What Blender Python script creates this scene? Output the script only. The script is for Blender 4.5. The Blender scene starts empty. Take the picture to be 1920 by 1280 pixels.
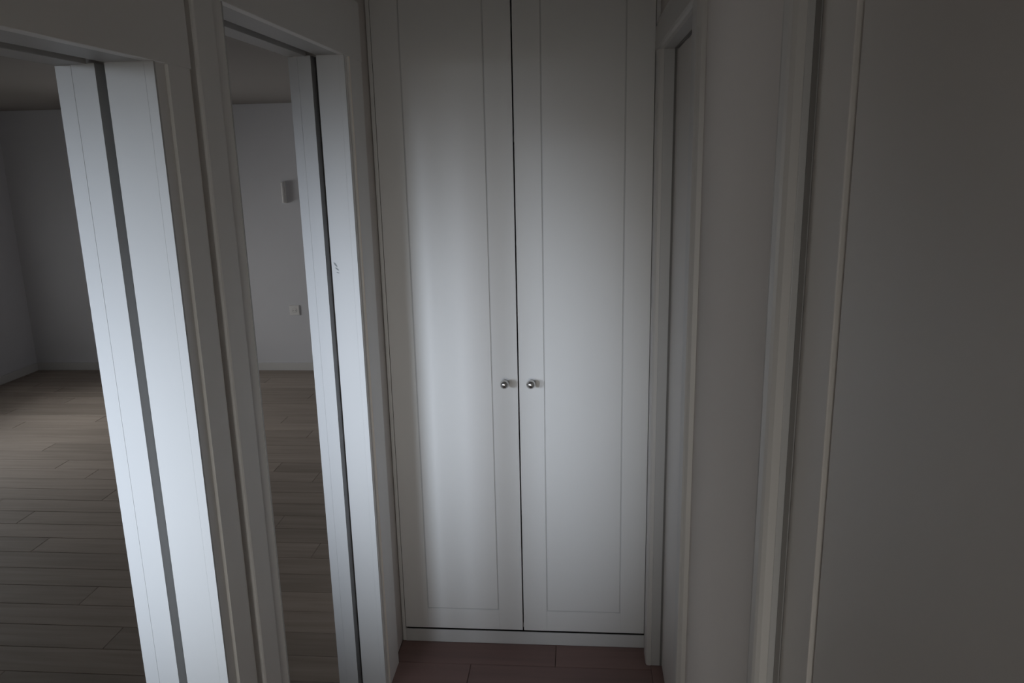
import bpy, bmesh, math, random
from mathutils import Vector, Matrix

random.seed(7)
scene = bpy.context.scene
col = scene.collection

# ------------------------------------------------------------------ camera
F_PX, PITCH, YAW, ROLL = 1455.8, 0.2323, 0.0876, 0.0222
CAM = Vector((0.2033, -2.5277, 1.7499))
cy, sy, cp, sp = math.cos(YAW), math.sin(YAW), math.cos(PITCH), math.sin(PITCH)
cr, sr = math.cos(ROLL), math.sin(ROLL)
R0 = Vector((cy, sy, 0))
U0 = Vector((-sp * sy, sp * cy, cp))
FW = Vector((-cp * sy, cp * cy, -sp))
RIGHT = R0 * cr - U0 * sr
UP = R0 * sr + U0 * cr
cd = bpy.data.cameras.new('camera')
cd.sensor_fit = 'HORIZONTAL'
cd.sensor_width = 36.0
cd.lens = 36.0 * F_PX / 1920.0
cd.clip_start = 0.02
cam = bpy.data.objects.new('camera', cd)
col.objects.link(cam)
M = Matrix((RIGHT, UP, -FW)).transposed().to_4x4()
M.translation = CAM
cam.matrix_world = M
scene.camera = cam

# ------------------------------------------------------------------ world and light
w = bpy.data.worlds.new('world')
scene.world = w
w.use_nodes = True
w.node_tree.nodes['Background'].inputs[0].default_value = (1.0, 0.95, 0.90, 1)
w.node_tree.nodes['Background'].inputs[1].default_value = 1.6

WIN_X, WIN_Z, WIN_Y = -2.20, 1.75, -3.75         # centre of the room's first window
WIN_W, WIN_H = 2.20, 0.70
W2_Y, W2_Z, W2_X = 2.30, 0.88, -4.60             # centre of the window added in the room's long wall
W2_W, W2_H = 1.60, 0.90


def area(name, loc, target, sx, sz, power, colour, spread):
    ld = bpy.data.lights.new(name, 'AREA')
    ld.shape = 'RECTANGLE'
    ld.size, ld.size_y = sx, sz
    ld.energy = power
    ld.color = colour
    ld.spread = math.radians(spread)
    lo = bpy.data.objects.new(name, ld)
    col.objects.link(lo)
    lo.location = loc
    lo.rotation_euler = (Vector(target) - Vector(loc)).to_track_quat('-Z', 'Y').to_euler()
    return lo


# daylight through the room's first window, then fill lights added in room and passage
area('window_daylight', (-1.62, WIN_Y - 0.16, WIN_Z), (-0.22, 0.0, 0.86), 0.85, WIN_H * 0.9, 3.6, (0.78, 0.86, 1.0), 26)
area('window_daylight', (-2.76, WIN_Y - 0.16, WIN_Z), (0.10, 0.0, 0.86), 0.95, WIN_H * 0.9, 2.0, (0.78, 0.86, 1.0), 26)
area('side_fill', (W2_X - 0.16, W2_Y, W2_Z), (-1.2, 2.2, 0.35), W2_W * 0.95, W2_H * 0.9, 18.0, (1.0, 0.98, 0.99), 95)  # added light, brightens the far wall and the right wall
area('passage_fill', (0.0, -3.90, 1.20), (0.0, 0.0, 0.98), 0.55, 0.9, 0.85, (1.0, 0.95, 0.90), 36)  # added unseen light, fills the passage from behind the camera

vs = scene.view_settings
vs.view_transform = 'Standard'
vs.look = 'None'
vs.exposure = 0.0
vs.gamma = 1.0
vs.use_curve_mapping = False


# ------------------------------------------------------------------ materials
def new_mat(name):
    m = bpy.data.materials.new(name)
    m.use_nodes = True
    nt = m.node_tree
    return m, nt, nt.nodes['Principled BSDF']


def paint(name, c, rough=0.45, bump=0.02, scale=60.0, vary=0.04):
    m, nt, b = new_mat(name)
    n = nt.nodes
    tc = n.new('ShaderNodeTexCoord')
    no = n.new('ShaderNodeTexNoise')
    no.inputs['Scale'].default_value = scale
    no.inputs['Detail'].default_value = 4
    nt.links.new(tc.outputs['Object'], no.inputs['Vector'])
    no2 = n.new('ShaderNodeTexNoise')
    no2.inputs['Scale'].default_value = 2.3
    nt.links.new(tc.outputs['Object'], no2.inputs['Vector'])
    mx = n.new('ShaderNodeMix')
    mx.data_type = 'RGBA'
    mx.inputs[6].default_value = (*[v * (1 - vary) for v in c], 1)
    mx.inputs[7].default_value = (*[min(1, v * (1 + vary)) for v in c], 1)
    nt.links.new(no2.outputs['Fac'], mx.inputs[0])
    nt.links.new(mx.outputs[2], b.inputs['Base Color'])
    b.inputs['Roughness'].default_value = rough
    bp = n.new('ShaderNodeBump')
    bp.inputs['Strength'].default_value = bump
    bp.inputs['Distance'].default_value = 0.002
    nt.links.new(no.outputs['Fac'], bp.inputs['Height'])
    nt.links.new(bp.outputs['Normal'], b.inputs['Normal'])
    return m


def wood(name, c0, c1, rough=0.4):
    m, nt, b = new_mat(name)
    n = nt.nodes
    tc = n.new('ShaderNodeTexCoord')
    oi = n.new('ShaderNodeObjectInfo')
    mp = n.new('ShaderNodeMapping')
    mp.inputs['Scale'].default_value = (1.6, 24.0, 24.0)
    nt.links.new(tc.outputs['Object'], mp.inputs['Vector'])
    ad = n.new('ShaderNodeVectorMath')
    ad.operation = 'ADD'
    sc = n.new('ShaderNodeMath')
    sc.operation = 'MULTIPLY'
    sc.inputs[1].default_value = 40.0
    nt.links.new(oi.outputs['Random'], sc.inputs[0])
    nt.links.new(mp.outputs['Vector'], ad.inputs[0])
    nt.links.new(sc.outputs[0], ad.inputs[1])
    no = n.new('ShaderNodeTexNoise')
    no.inputs['Scale'].default_value = 1.0
    no.inputs['Detail'].default_value = 5
    no.inputs['Distortion'].default_value = 0.6
    nt.links.new(ad.outputs[0], no.inputs['Vector'])
    mix = n.new('ShaderNodeMath')
    mix.operation = 'MULTIPLY_ADD'
    mix.inputs[1].default_value = 0.25
    nt.links.new(oi.outputs['Random'], mix.inputs[0])
    sb = n.new('ShaderNodeMath')
    sb.operation = 'MULTIPLY'
    sb.inputs[1].default_value = 0.75
    nt.links.new(no.outputs['Fac'], sb.inputs[0])
    nt.links.new(sb.outputs[0], mix.inputs[2])
    rp = n.new('ShaderNodeValToRGB')
    rp.color_ramp.elements[0].position = 0.25
    rp.color_ramp.elements[0].color = (*c0, 1)
    rp.color_ramp.elements[1].position = 0.85
    rp.color_ramp.elements[1].color = (*c1, 1)
    nt.links.new(mix.outputs[0], rp.inputs['Fac'])
    nt.links.new(rp.outputs['Color'], b.inputs['Base Color'])
    b.inputs['Roughness'].default_value = rough
    bp = n.new('ShaderNodeBump')
    bp.inputs['Strength'].default_value = 0.08
    bp.inputs['Distance'].default_value = 0.001
    nt.links.new(no.outputs['Fac'], bp.inputs['Height'])
    nt.links.new(bp.outputs['Normal'], b.inputs['Normal'])
    return m


def metal(name, c, rough):
    m, nt, b = new_mat(name)
    b.inputs['Metallic'].default_value = 1.0
    n = nt.nodes
    no = n.new('ShaderNodeTexNoise')
    no.inputs['Scale'].default_value = 180
    mr = n.new('ShaderNodeMapRange')
    mr.inputs[3].default_value = rough - 0.05
    mr.inputs[4].default_value = rough + 0.05
    nt.links.new(no.outputs['Fac'], mr.inputs[0])
    nt.links.new(mr.outputs[0], b.inputs['Roughness'])
    b.inputs['Base Color'].default_value = (*c, 1)
    return m


def glass(name):
    m = bpy.data.materials.new(name)
    m.use_nodes = True
    nt = m.node_tree
    n = nt.nodes
    n.remove(n['Principled BSDF'])
    t = n.new('ShaderNodeBsdfTransparent')
    t.inputs[0].default_value = (0.96, 0.98, 0.98, 1)
    g = n.new('ShaderNodeBsdfGlossy')
    g.inputs['Roughness'].default_value = 0.02
    f = n.new('ShaderNodeFresnel')
    f.inputs[0].default_value = 1.45
    mx = n.new('ShaderNodeMixShader')
    nt.links.new(f.outputs[0], mx.inputs[0])
    nt.links.new(t.outputs[0], mx.inputs[1])
    nt.links.new(g.outputs[0], mx.inputs[2])
    nt.links.new(mx.outputs[0], n['Material Output'].inputs[0])
    return m


MT = {
    'wall': paint('wall_paint', (0.72, 0.668, 0.63), 0.75, 0.06, 90),
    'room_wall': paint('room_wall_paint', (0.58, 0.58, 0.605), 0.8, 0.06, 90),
    'ceiling': paint('ceiling_paint', (0.62, 0.60, 0.57), 0.85, 0.05, 80),
    'trim': paint('toned_down_white_trim', (0.55, 0.54, 0.53), 0.42, 0.012, 40),  # frame white, darkened to offset the strong light on the jambs
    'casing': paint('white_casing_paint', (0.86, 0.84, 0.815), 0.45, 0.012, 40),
    'right_casing': paint('darkened_casing_paint', (0.66, 0.635, 0.61), 0.45, 0.012, 40),  # white casing colour darkened for the weaker light on the right
    'seal': paint('gap_shade_grey', (0.23, 0.215, 0.205), 0.7, 0.0, 40),  # dark colour for the shade in the gap round the leaf
    'lit_edge': paint('lit_edge_beige', (0.92, 0.85, 0.78), 0.5, 0.0, 40),  # pale colour stands for light caught on the casing step
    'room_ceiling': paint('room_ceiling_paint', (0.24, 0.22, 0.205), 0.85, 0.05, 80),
    'wardrobe': paint('wardrobe_lacquer', (0.76, 0.745, 0.73), 0.45, 0.008, 120, 0.02),
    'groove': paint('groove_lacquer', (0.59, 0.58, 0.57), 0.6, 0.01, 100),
    'slot': paint('slot_shade_dark', (0.10, 0.095, 0.09), 0.8, 0.05, 100),  # dark colour carries the shade deep in the slot and track
    'door': paint('side_door_paint', (0.70, 0.66, 0.625), 0.45, 0.012, 40),
    'plinth': paint('plinth_lacquer', (0.62, 0.61, 0.60), 0.5, 0.01, 100),
    'plastic': paint('white_plastic', (0.66, 0.65, 0.64), 0.45, 0.005, 200),
    'dark': paint('dark_gap', (0.03, 0.028, 0.026), 0.9, 0.0, 50),
    'scuff': paint('scuff_grey', (0.27, 0.28, 0.28), 0.8, 0.0, 50),
    'hall_wood': wood('passage_floor_wood', (0.20, 0.122, 0.108), (0.28, 0.172, 0.153), 0.5),
    'room_wood': wood('room_floor_wood', (0.20, 0.165, 0.135), (0.36, 0.30, 0.255), 0.55),
    'steel': metal('satin_steel', (0.62, 0.61, 0.60), 0.26),
    'glass': glass('window_glass'),
    'joint': paint('floor_underlay', (0.07, 0.055, 0.048), 0.9, 0.0, 50),
}

# ------------------------------------------------------------------ geometry helpers
ORG = {}


def worg(o):
    v = Vector((0, 0, 0))
    while o is not None:
        v += o.location
        o = o.parent
    return v


def box(bm, x0, x1, y0, y1, z0, z1, bev=0.0, seg=2):
    b2 = bmesh.new()
    bmesh.ops.create_cube(b2, size=1.0)
    for v in b2.verts:
        v.co = Vector(((x0 + x1) / 2 + v.co.x * (x1 - x0), (y0 + y1) / 2 + v.co.y * (y1 - y0), (z0 + z1) / 2 + v.co.z * (z1 - z0)))
    if bev > 0:
        bmesh.ops.bevel(b2, geom=b2.edges[:], offset=bev, segments=seg, affect='EDGES', profile=0.6)
    add(bm, b2)
    b2.free()


def add(bm, src):
    mp = {v: bm.verts.new(v.co) for v in src.verts}
    for f in src.faces:
        try:
            bm.faces.new([mp[v] for v in f.verts])
        except ValueError:
            pass


def prism(bm, pts, axis, a0, a1):
    """extrude a closed 2-D outline along an axis; pts are (u, v) in the two other axes, in x, y, z order"""
    def P(u, v, a):
        return Vector((a, u, v)) if axis == 'x' else Vector((u, a, v)) if axis == 'y' else Vector((u, v, a))
    A = [bm.verts.new(P(u, v, a0)) for u, v in pts]
    B = [bm.verts.new(P(u, v, a1)) for u, v in pts]
    k = len(pts)
    bm.faces.new(A)
    bm.faces.new(B[::-1])
    for i in range(k):
        j = (i + 1) % k
        bm.faces.new((A[j], A[i], B[i], B[j]))


def lathe(bm, prof, centre, axis, seg=32):
    """turn a profile (distance along axis, radius) round an axis through centre"""
    ax = Vector(axis).normalized()
    t = Vector((0, 0, 1)) if abs(ax.z) < 0.9 else Vector((1, 0, 0))
    e1 = ax.cross(t).normalized()
    e2 = ax.cross(e1)
    rings = []
    for d, r in prof:
        if r < 1e-6:
            rings.append([bm.verts.new(Vector(centre) + ax * d)])
        else:
            rings.append([bm.verts.new(Vector(centre) + ax * d + (e1 * math.cos(2 * math.pi * i / seg) + e2 * math.sin(2 * math.pi * i / seg)) * r) for i in range(seg)])
    for a, b in zip(rings, rings[1:]):
        for i in range(seg):
            j = (i + 1) % seg
            if len(a) == 1 and len(b) > 1:
                bm.faces.new((a[0], b[i], b[j]))
            elif len(b) == 1 and len(a) > 1:
                bm.faces.new((a[i], b[0], a[j]))
            elif len(a) > 1:
                bm.faces.new((a[i], b[i], b[j], a[j]))


def obj(name, bm, mat, parent=None, origin=(0, 0, 0), smooth=False):
    bmesh.ops.recalc_face_normals(bm, faces=bm.faces[:])
    o0 = worg(parent) if parent else Vector((0, 0, 0))
    loc = Vector(origin) - o0 if parent is None or Vector(origin).length > 0 else Vector((0, 0, 0))
    base = o0 + loc
    for v in bm.verts:
        v.co -= base
    me = bpy.data.meshes.new(name)
    bm.to_mesh(me)
    bm.free()
    me.materials.append(MT[mat])
    if smooth:
        for p in me.polygons:
            p.use_smooth = True
    o = bpy.data.objects.new(name, me)
    col.objects.link(o)
    o.parent = parent
    o.location = loc
    return o


def boxo(name, dims, mat, parent=None, bev=0.0, origin=(0, 0, 0)):
    bm = bmesh.new()
    box(bm, *dims, bev)
    return obj(name, bm, mat, parent, origin)


def tag(o, label=None, cat=None, group=None, kind=None):
    if label:
        o['label'] = label
    if cat:
        o['category'] = cat
    if group:
        o['group'] = group
    if kind:
        o['kind'] = kind
    return o


def empty(name, loc):
    o = bpy.data.objects.new(name, None)
    o.empty_display_size = 0.1
    col.objects.link(o)
    o.location = loc
    return o


# ------------------------------------------------------------------ dimensions
HW = 0.455                    # half width of the passage, wall to wall
WI = 0.598                    # room-side face of the left wall
CEIL, RCEIL = 2.42, 2.215
Y_END = -3.75                 # end of the passage behind the camera
Y_FAR = 3.786                 # far wall of the side room
X_ROOM = -4.60
HEAD1, HEAD2, HEADR = 2.037, 1.905, 2.050
D1 = (-1.063, -0.310)         # left doorway beside the wardrobe: near and far jamb face
D2 = (-2.080, -1.331)         # left doorway closer to the camera
R1 = (-0.790, -0.100)         # right door beside the wardrobe
R2 = (-2.340, -1.590)         # right door closer to the camera
SLOT = (0.518, 0.534)         # pocket-door slot, distance from the passage centre
LIN = 0.040                   # thickness of the jamb linings

# ------------------------------------------------------------------ room shell
bm = bmesh.new()
box(bm, -WI, -HW, D1[1] + LIN, 0.62, 0, CEIL)
box(bm, -WI, -HW, D2[1] + LIN, D1[0] - LIN, 0, CEIL)
box(bm, -WI, -HW, Y_END, D2[0] - LIN, 0, CEIL)
box(bm, -WI, -HW, D1[0] - LIN, D1[1] + LIN, HEAD1 + LIN, CEIL)
box(bm, -WI, -HW, D2[0] - LIN, D2[1] + LIN, HEAD2 + LIN, CEIL)
tag(obj('wall_left', bm, 'wall'), 'pale grey wall with two white framed doorways on the left', 'wall', kind='structure')

bm = bmesh.new()
RW = 0.60
box(bm, HW, RW, R1[1] + LIN, 0.62, 0, CEIL)
box(bm, HW, RW, R2[1] + LIN, R1[0] - LIN, 0, CEIL)
box(bm, HW, RW, Y_END, R2[0] - LIN, 0, CEIL)
box(bm, HW, RW, R1[0] - LIN, R1[1] + LIN, HEADR + LIN, CEIL)
box(bm, HW, RW, R2[0] - LIN, R2[1] + LIN, HEADR + LIN, CEIL)
tag(obj('wall_right', bm, 'wall'), 'plain grey painted wall on the right of the passage', 'wall', kind='structure')

tag(boxo('wall_back', (-WI, RW, 0.62, 0.72, 0, CEIL), 'wall'), 'grey wall behind the built-in wardrobe', 'wall', kind='structure')
tag(boxo('ceiling', (-WI, RW, Y_END, 0.72, CEIL, CEIL + 0.08), 'ceiling'), 'plain white ceiling above the passage', 'ceiling', kind='structure')
bm = bmesh.new()   # end of the passage, with a window added for the fill light
box(bm, -HW, -0.30, Y_END - 0.1, Y_END, 0, CEIL)
box(bm, 0.30, HW, Y_END - 0.1, Y_END, 0, CEIL)
box(bm, -0.30, 0.30, Y_END - 0.1, Y_END, 0, 0.62)
box(bm, -0.30, 0.30, Y_END - 0.1, Y_END, 1.88, CEIL)
tag(obj('wall_front', bm, 'wall'), 'grey wall closing the passage behind the camera', 'wall', kind='structure')

# side room seen through the doorways
tag(boxo('wall_far', (X_ROOM, -WI, Y_FAR, Y_FAR + 0.1, -0.06, RCEIL), 'room_wall'), 'cool grey far wall of the room beyond the left doorway', 'wall', kind='structure')
bm = bmesh.new()
v0, v1, u0, u1 = W2_Y - W2_W / 2, W2_Y + W2_W / 2, W2_Z - W2_H / 2, W2_Z + W2_H / 2
box(bm, X_ROOM - 0.1, X_ROOM, Y_END, v0, -0.06, RCEIL)
box(bm, X_ROOM - 0.1, X_ROOM, v1, Y_FAR + 0.1, -0.06, RCEIL)
box(bm, X_ROOM - 0.1, X_ROOM, v0, v1, -0.06, u0)
box(bm, X_ROOM - 0.1, X_ROOM, v0, v1, u1, RCEIL)
tag(obj('wall_room_left', bm, 'room_wall'), 'grey side wall of the room beyond the doorway', 'wall', kind='structure')
tag(boxo('wall_room_right', (-WI, -WI + 0.1, 0.72, Y_FAR + 0.1, -0.06, RCEIL), 'room_wall'), 'grey wall of the side room behind the wardrobe', 'wall', kind='structure')
bm = bmesh.new()
wx0, wx1 = WIN_X - WIN_W / 2, WIN_X + WIN_W / 2
wz0, wz1 = WIN_Z - WIN_H / 2, WIN_Z + WIN_H / 2
box(bm, X_ROOM - 0.1, wx0, Y_END - 0.1, Y_END, -0.06, RCEIL)
box(bm, wx1, -WI, Y_END - 0.1, Y_END, -0.06, RCEIL)
box(bm, wx0, wx1, Y_END - 0.1, Y_END, -0.06, wz0)
box(bm, wx0, wx1, Y_END - 0.1, Y_END, wz1, RCEIL)
tag(obj('wall_room_front', bm, 'room_wall'), 'window wall of the side room', 'wall', kind='structure')
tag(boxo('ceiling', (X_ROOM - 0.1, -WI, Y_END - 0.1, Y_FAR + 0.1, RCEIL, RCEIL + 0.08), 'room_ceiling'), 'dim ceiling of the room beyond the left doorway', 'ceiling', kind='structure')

# window of the side room and window added at the unseen end of the passage
for (n, a0, a1, b0, b1, lab) in ((1, wx0, wx1, wz0, wz1, 'white framed window of the side room'), (2, -0.30, 0.30, 0.62, 1.88, 'added narrow white window at the unseen end of the passage')):
    wd = tag(empty('window_%d' % n, ((a0 + a1) / 2, Y_END - 0.05, b0)), lab, 'window', kind='structure')
    f = 0.04
    bm = bmesh.new()
    box(bm, a0, a0 + f, Y_END - 0.08, Y_END - 0.03, b0, b1)
    box(bm, a1 - f, a1, Y_END - 0.08, Y_END - 0.03, b0, b1)
    box(bm, a0 + f, a1 - f, Y_END - 0.08, Y_END - 0.03, b0, b0 + f)
    box(bm, a0 + f, a1 - f, Y_END - 0.08, Y_END - 0.03, b1 - f, b1)
    if n == 1:
        box(bm, -2.235, -2.145, Y_END - 0.08, Y_END - 0.03, b0 + f, b1 - f)
    obj('window_frame', bm, 'trim', wd)
    if n == 1:
        boxo('pane', (a0 + f, -2.235, Y_END - 0.057, Y_END - 0.053, b0 + f, b1 - f), 'glass', wd)
        boxo('pane', (-2.145, a1 - f, Y_END - 0.057, Y_END - 0.053, b0 + f, b1 - f), 'glass', wd)
        continue
    boxo('pane', (a0 + f, a1 - f, Y_END - 0.057, Y_END - 0.053, b0 + f, b1 - f), 'glass', wd)

wd = tag(empty('window_3', (X_ROOM - 0.05, W2_Y, u0)), 'added white framed window in the unseen long wall of the side room', 'window', kind='structure')  # unseen window put in to carry the side fill
bm = bmesh.new()
f = 0.04
box(bm, X_ROOM - 0.08, X_ROOM - 0.03, v0, v0 + f, u0, u1)
box(bm, X_ROOM - 0.08, X_ROOM - 0.03, v1 - f, v1, u0, u1)
box(bm, X_ROOM - 0.08, X_ROOM - 0.03, v0 + f, v1 - f, u0, u0 + f)
box(bm, X_ROOM - 0.08, X_ROOM - 0.03, v0 + f, v1 - f, u1 - f, u1)
obj('window_frame', bm, 'trim', wd)
boxo('pane', (X_ROOM - 0.057, X_ROOM - 0.053, v0 + f, v1 - f, u0 + f, u1 - f), 'glass', wd)

# ------------------------------------------------------------------ floors of separate planks
plank_cache = {}


def plank(parent, x0, x1, y0, y1, mat):
    g = 0.0007
    L, W = round(x1 - x0 - 2 * g, 4), round(y1 - y0 - 2 * g, 4)
    key = (L, W, mat)
    if key not in plank_cache:
        b = bmesh.new()
        c = 0.0015
        t = 0.012
        lo = [b.verts.new(v) for v in ((-L / 2, -W / 2, -t), (L / 2, -W / 2, -t), (L / 2, W / 2, -t), (-L / 2, W / 2, -t))]
        mi = [b.verts.new(v) for v in ((-L / 2, -W / 2, -c), (L / 2, -W / 2, -c), (L / 2, W / 2, -c), (-L / 2, W / 2, -c))]
        l2, w2 = L / 2 - c, W / 2 - c
        up = [b.verts.new(v) for v in ((-l2, -w2, 0), (l2, -w2, 0), (l2, w2, 0), (-l2, w2, 0))]
        b.faces.new(up)
        b.faces.new(lo[::-1])
        for i in range(4):
            j = (i + 1) % 4
            b.faces.new((lo[i], lo[j], mi[j], mi[i]))
            b.faces.new((mi[i], mi[j], up[j], up[i]))
        me = bpy.data.meshes.new('plank')
        b.to_mesh(me)
        b.free()
        me.materials.append(MT[mat])
        plank_cache[key] = me
    o = bpy.data.objects.new('plank', plank_cache[key])
    col.objects.link(o)
    o.parent = parent
    o.location = Vector(((x0 + x1) / 2, (y0 + y1) / 2, 0)) - worg(parent)
    return o


hf = tag(boxo('floor', (-WI, RW, Y_END, 0.62, -0.06, -0.012), 'joint'), 'dark reddish brown wooden floor in front of the wardrobe', 'floor', kind='structure')
PW = 0.125
y = -PW * 30
k = 0
while y < 0.06:
    y1 = min(y + PW, 0.06)
    if k % 2:
        plank(hf, -HW, 0.12, y, y1, 'hall_wood')
        plank(hf, 0.12, HW, y, y1, 'hall_wood')
    else:
        plank(hf, -HW, -0.18, y, y1, 'hall_wood')
        plank(hf, -0.18, HW, y, y1, 'hall_wood')
    y = y1
    k += 1
rf = tag(boxo('floor', (X_ROOM, -WI, Y_END, Y_FAR, -0.06, -0.012), 'joint'), 'greyish brown plank floor of the room beyond the left doorway', 'floor', kind='structure')
PW = 0.14
k = 0
y = Y_END
offs = (0.0, 0.62, 0.31, 0.93)
while y < Y_FAR - 0.001:
    y1 = min(y + PW, Y_FAR)
    x = -WI
    first = 1.25 - offs[k % 4] * 0.9
    L = first
    while x > X_ROOM + 0.001:
        x1 = max(x - L, X_ROOM)
        plank(rf, x1, x, y, y1, 'room_wood')
        x = x1
        L = 1.35
    y = y1
    k += 1

# ------------------------------------------------------------------ left doorways (pocket-door frames)
# casing profile: (distance from the opening, projection from the wall)
def left_profile(wd):
    return [(0.005, 0), (0.005, 0.0148), (0.043, 0.0098), (0.0435, 0.0155), (wd - 0.006, 0.0155), (wd - 0.002, 0.0135), (wd, 0.0100), (wd, 0)]


def small_profile(wd):
    return [(0, 0), (0, 0.010), (0.004, 0.0150), (0.010, 0.0175), (wd - 0.024, 0.0175), (wd - 0.020, 0.0120), (wd - 0.014, 0.0120), (wd - 0.008, 0.0150), (wd - 0.002, 0.0100), (wd, 0)]


def left_doorway(n, yr, head, cas_far, cas_near, label):
    yn, yf = yr
    d = tag(empty('door_%d' % n, (-(HW + WI) / 2, (yn + yf) / 2, 0)), label, 'door frame', kind='structure')
    # linings: two boards a side with the slot for the sliding door between them
    for s, yj in ((1, yf), (-1, yn)):
        y0, y1 = (yj, yj + LIN) if s > 0 else (yj - LIN, yj)
        ya, yb = (yj, yj + LIN - 0.004) if s > 0 else (yj - LIN + 0.004, yj)
        bm = bmesh.new()
        box(bm, -SLOT[0], -HW, ya, yb, 0, head, 0.0003)
        box(bm, -HW, -HW + 0.0155, yj if s > 0 else yj - 0.005, yj + 0.005 if s > 0 else yj, 0, head, 0.0003)
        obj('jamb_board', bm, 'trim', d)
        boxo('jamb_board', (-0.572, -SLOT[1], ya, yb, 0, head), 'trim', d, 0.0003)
        e = 0.0004
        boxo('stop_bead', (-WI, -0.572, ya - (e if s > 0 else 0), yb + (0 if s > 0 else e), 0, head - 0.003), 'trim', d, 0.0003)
        yk = (y1 - 0.004, y1) if s > 0 else (y0, y0 + 0.004)
        boxo('slot_lining', (-WI, -HW, yk[0], yk[1], 0, head), 'slot', d)
    boxo('head_board', (-SLOT[0], -HW, yn, yf, head, head + LIN - 0.004), 'trim', d, 0.0012)
    boxo('head_board', (-WI, -SLOT[1] - 0.012, yn, yf, head - 0.002, head + LIN - 0.004), 'trim', d, 0.0012)
    boxo('track', (-WI, -HW, yn, yf, head + LIN - 0.004, head + LIN), 'slot', d)
    # casings on the passage side
    for s, yj, wd in ((1, yf, cas_far), (-1, yn, cas_near)):
        bm = bmesh.new()
        prism(bm, [(-HW + t, yj + s * q) for q, t in left_profile(wd)], 'z', 0, head)
        obj('casing', bm, 'casing', d)
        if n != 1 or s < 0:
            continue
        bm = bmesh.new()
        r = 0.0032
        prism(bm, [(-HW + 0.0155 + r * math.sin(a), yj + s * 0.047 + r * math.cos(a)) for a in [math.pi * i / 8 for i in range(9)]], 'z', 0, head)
        obj('lit_edge_strip', bm, 'lit_edge', d)  # pale strip paints the lit step edge of the casing
    bm = bmesh.new()
    prism(bm, [(-HW + t, head + q) for q, t in ((0, 0), (0, 0.0145), (0.001, 0.0155), (0.164, 0.0155), (0.168, 0.0135), (0.17, 0.010), (0.17, 0))], 'y', yn - cas_near, yf + cas_far)
    obj('head_casing', bm, 'casing', d)
    # threshold board under the door
    boxo('threshold', (-WI, -HW, yn, yf, -0.012, 0.0), 'room_wood', d)
    return d


d1 = left_doorway(1, D1, HEAD1, 0.185, 0.120, 'white pocket-door frame with dark slot left of the wardrobe')
d2 = left_doorway(2, D2, HEAD2, 0.120, 0.120, 'tall white slotted door frame nearest the left picture edge')

# small scuff on the far jamb of the doorway
bm = bmesh.new()
for (sx, sz, ln, wd, a) in ((-0.5060, 1.456, 0.018, 0.005, -0.95), (-0.5020, 1.443, 0.015, 0.004, -0.7), (-0.5005, 1.432, 0.010, 0.003, -0.3)):
    ca, sa = math.cos(a), math.sin(a)
    pts = [(-ln / 2, 0), (-ln / 5, wd / 2), (ln / 4, wd / 2.6), (ln / 2, 0), (ln / 5, -wd / 2), (-ln / 4, -wd / 2.2)]
    prism(bm, [(sx + u * ca - v * sa, sz + u * sa + v * ca) for u, v in pts], 'y', D1[1] - 0.0005, D1[1] + 0.0005)
obj('scuff_mark', bm, 'scuff', d1)


# ------------------------------------------------------------------ right doors
def right_door(n, yr, label, XL, cw, flush):
    yn, yf = yr                                    # XL: front face of the leaf
    d = tag(empty('door_%d' % n, (0.5, (yn + yf) / 2, 0)), label, 'door', kind='structure')
    for s, yj in ((1, yf), (-1, yn)):
        ya, yb = (yj, yj + LIN) if s > 0 else (yj - LIN, yj)
        boxo('jamb', (HW, RW, ya, yb, 0, HEADR), 'trim', d, 0.0015)
        bm = bmesh.new()
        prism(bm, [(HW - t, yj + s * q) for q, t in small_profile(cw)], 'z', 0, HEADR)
        obj('casing', bm, 'right_casing', d)
    boxo('head_jamb', (HW, RW, yn - LIN, yf + LIN, HEADR, HEADR + LIN), 'trim', d)
    bm = bmesh.new()
    prism(bm, [(HW - t, HEADR + q) for q, t in small_profile(cw)], 'y', yn - cw, yf + cw)
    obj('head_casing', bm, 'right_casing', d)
    # leaf: stiles and rails round one tall panel set back a little
    g = 0.004
    y0, y1, z0, z1 = yn + g, yf - g, 0.006, HEADR - g
    st = 0.11
    if flush:
        boxo('leaf', (XL, XL + 0.040, y0, y1, z0, z1), 'door', d, 0.002)
    else:
        leaf = boxo('leaf', (XL + 0.010, XL + 0.040, y0, y1, z0, z1), 'door', d)
        for a, b in ((y0, y0 + st), (y1 - st, y1)):
            boxo('stile', (XL, XL + 0.010, a, b, z0, z1), 'door', leaf, 0.002)
        for a, b in ((z0, z0 + 0.16), (z1 - st, z1)):
            boxo('rail', (XL, XL + 0.010, y0 + st, y1 - st, a, b), 'door', leaf, 0.002)
        boxo('panel', (XL + 0.004, XL + 0.010, y0 + st + 0.008, y1 - st - 0.008, z0 + 0.168, z1 - st - 0.008), 'door', leaf, 0.003)
    boxo('door_seal', (XL - 0.0065, XL - 0.0005, yf - 0.0015, yf, 0.002, HEADR - 0.002), 'seal', d)  # dark strip painted as the shaded gap beside the leaf
    boxo('door_seal', (XL - 0.0065, XL - 0.0005, yn, yf - 0.002, HEADR - 0.0015, HEADR), 'seal', d)
    boxo('rebate', (XL + 0.041, XL + 0.055, yn, yf, 0, HEADR), 'dark', d)
    boxo('threshold', (HW, RW, yn, yf, -0.012, 0.0), 'hall_wood', d)
    return d


right_door(3, R1, 'closed grey door in white casing right of the wardrobe', 0.492, 0.095, True)
right_door(4, R2, 'closed grey door with panels at the right picture edge', 0.470, 0.055, False)

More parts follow.
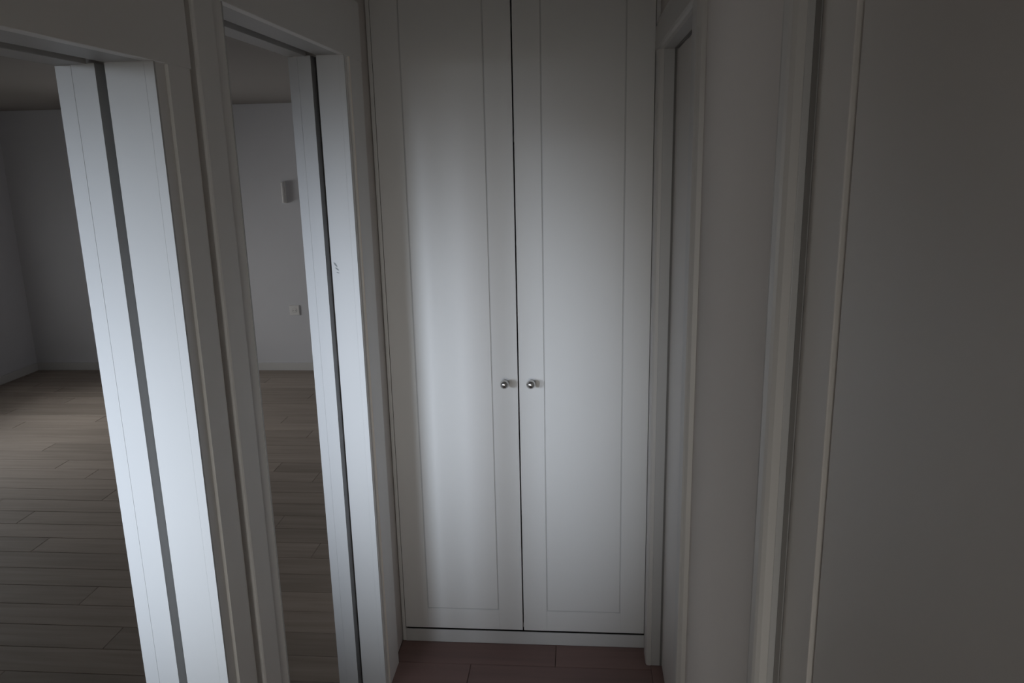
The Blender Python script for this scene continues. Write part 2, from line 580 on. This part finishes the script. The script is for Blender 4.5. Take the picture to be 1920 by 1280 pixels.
# ------------------------------------------------------------------ wardrobe
wr = tag(empty('wardrobe', (0, 0.28, 0)), 'tall white built-in wardrobe with two grooved doors and steel knobs', 'wardrobe')
WW = 0.440
DZ0, DZ1 = 0.0585, 2.385
DT = 0.022
bm = bmesh.new()          # carcass: sides, back, top and bottom, with a shelf
box(bm, -WW, -WW + 0.018, DT + 0.002, 0.60, 0.056, CEIL - 0.005)
box(bm, WW - 0.018, WW, DT + 0.002, 0.60, 0.056, CEIL - 0.005)
box(bm, -WW + 0.018, WW - 0.018, 0.59, 0.60, 0.056, CEIL - 0.005)
box(bm, -WW + 0.018, WW - 0.018, DT + 0.002, 0.59, 0.056, 0.074)
box(bm, -WW + 0.018, WW - 0.018, DT + 0.002, 0.59, CEIL - 0.023, CEIL - 0.005)
obj('carcass', bm, 'wardrobe', wr)
boxo('shelf', (-WW + 0.018, WW - 0.018, 0.04, 0.59, 1.80, 1.818), 'wardrobe', wr)
boxo('plinth', (-WW, WW, 0.0, 0.0045, 0.0, 0.0505), 'plinth', wr, 0.001)
boxo('top_filler', (-WW, WW, 0.004, 0.020, DZ1 + 0.003, CEIL - 0.002), 'wardrobe', wr)
for s in (-1, 1):
    a, b = sorted((s * WW, s * (HW - 0.001)))
    boxo('side_filler', (a + 0.0008, b - 0.0008, 0.003, 0.021, 0.0, CEIL - 0.002), 'wardrobe', wr)

G = 0.0893                # stile width
GW = 0.0042               # width of the routed groove


def wardrobe_door(s):
    x0, x1 = (-WW + 0.0015, -0.0022) if s < 0 else (0.0022, WW - 0.0015)
    gz0, gz1 = 0.1405, DZ1 - 0.09
    # door slab whose face carries a routed rectangle: frame and panel meet in a V-shaped groove
    o = boxo('door', (x0, x1, 0.0022, DT, DZ0, DZ1), 'groove', wr)
    xa, xb = (-WW + G, -G) if s < 0 else (G, WW - G)
    h = GW / 2
    for p, q in ((x0, xa - h), (xb + h, x1)):
        boxo('stile', (p, q, 0.0, 0.0022, DZ0, DZ1), 'wardrobe', o, 0.0008)
    for p, q in ((DZ0, gz0 - h), (gz1 + h, DZ1)):
        boxo('rail', (xa - h, xb + h, 0.0, 0.0022, p, q), 'wardrobe', o, 0.0008)
    boxo('panel', (xa + h, xb - h, 0.0, 0.0022, gz0 + h, gz1 - h), 'wardrobe', o, 0.0008)
    # turned knob: foot, neck and ball
    kx = s * 0.0445
    bm = bmesh.new()
    prof = [(0, 0), (0, 0.0085), (0.002, 0.0085), (0.0035, 0.0065), (0.006, 0.0048), (0.020, 0.0045)]
    R, c = 0.0152, 0.035
    a0 = math.asin(0.0045 / R)
    for i in range(0, 17):
        t = a0 + (math.pi - a0) * i / 16
        prof.append((c - R * math.cos(t), max(R * math.sin(t), 0) if i < 16 else 0.0))
    lathe(bm, prof, (kx, 0.0, 1.0095), (0, -1, 0), 36)
    k = obj('knob', bm, 'steel', o, smooth=True)
    k['label'] = 'round satin steel knob'
    return o


wardrobe_door(-1)
wardrobe_door(1)

# ------------------------------------------------------------------ details in the room beyond
tag(boxo('baseboard_far', (X_ROOM, -WI, Y_FAR - 0.014, Y_FAR, 0, 0.068), 'trim', None, 0.003), 'low white baseboard along the far wall of the side room', 'baseboard', kind='structure')
tag(boxo('baseboard_room_left', (X_ROOM, X_ROOM + 0.014, Y_END, Y_FAR - 0.015, 0, 0.068), 'trim', None, 0.003), 'low white baseboard along the side wall of the room', 'baseboard', kind='structure')
so = tag(empty('wall_socket', (-2.20, Y_FAR, 0.49)), 'small square white socket low on the far wall beyond the doorway', 'socket')
boxo('cover_plate', (-2.242, -2.158, Y_FAR - 0.009, Y_FAR, 0.487, 0.571), 'plastic', so, 0.004)
bm = bmesh.new()
lathe(bm, [(0.0, 0.021), (0.0015, 0.0215), (0.0025, 0.0195), (0.001, 0.019), (0.001, 0.0)], (-2.20, Y_FAR - 0.009, 0.529), (0, -1, 0), 24)
obj('socket_insert', bm, 'plastic', so)
for dx in (-0.0095, 0.0095):
    bm = bmesh.new()
    lathe(bm, [(0.0, 0.0028), (0.0006, 0.0028), (0.0006, 0.0)], (-2.20 + dx, Y_FAR - 0.0102, 0.529), (0, -1, 0), 12)
    obj('pin_hole', bm, 'dark', so)
hs = tag(empty('wall_handset', (-2.19, Y_FAR, 1.42)), 'slim upright pale handset high on the far wall beyond the doorway', 'handset')
boxo('base', (-2.212, -2.182, Y_FAR - 0.022, Y_FAR, 1.425, 1.600), 'plastic', hs, 0.006)
boxo('receiver', (-2.210, -2.190, Y_FAR - 0.045, Y_FAR - 0.022, 1.430, 1.595), 'plastic', hs, 0.007)
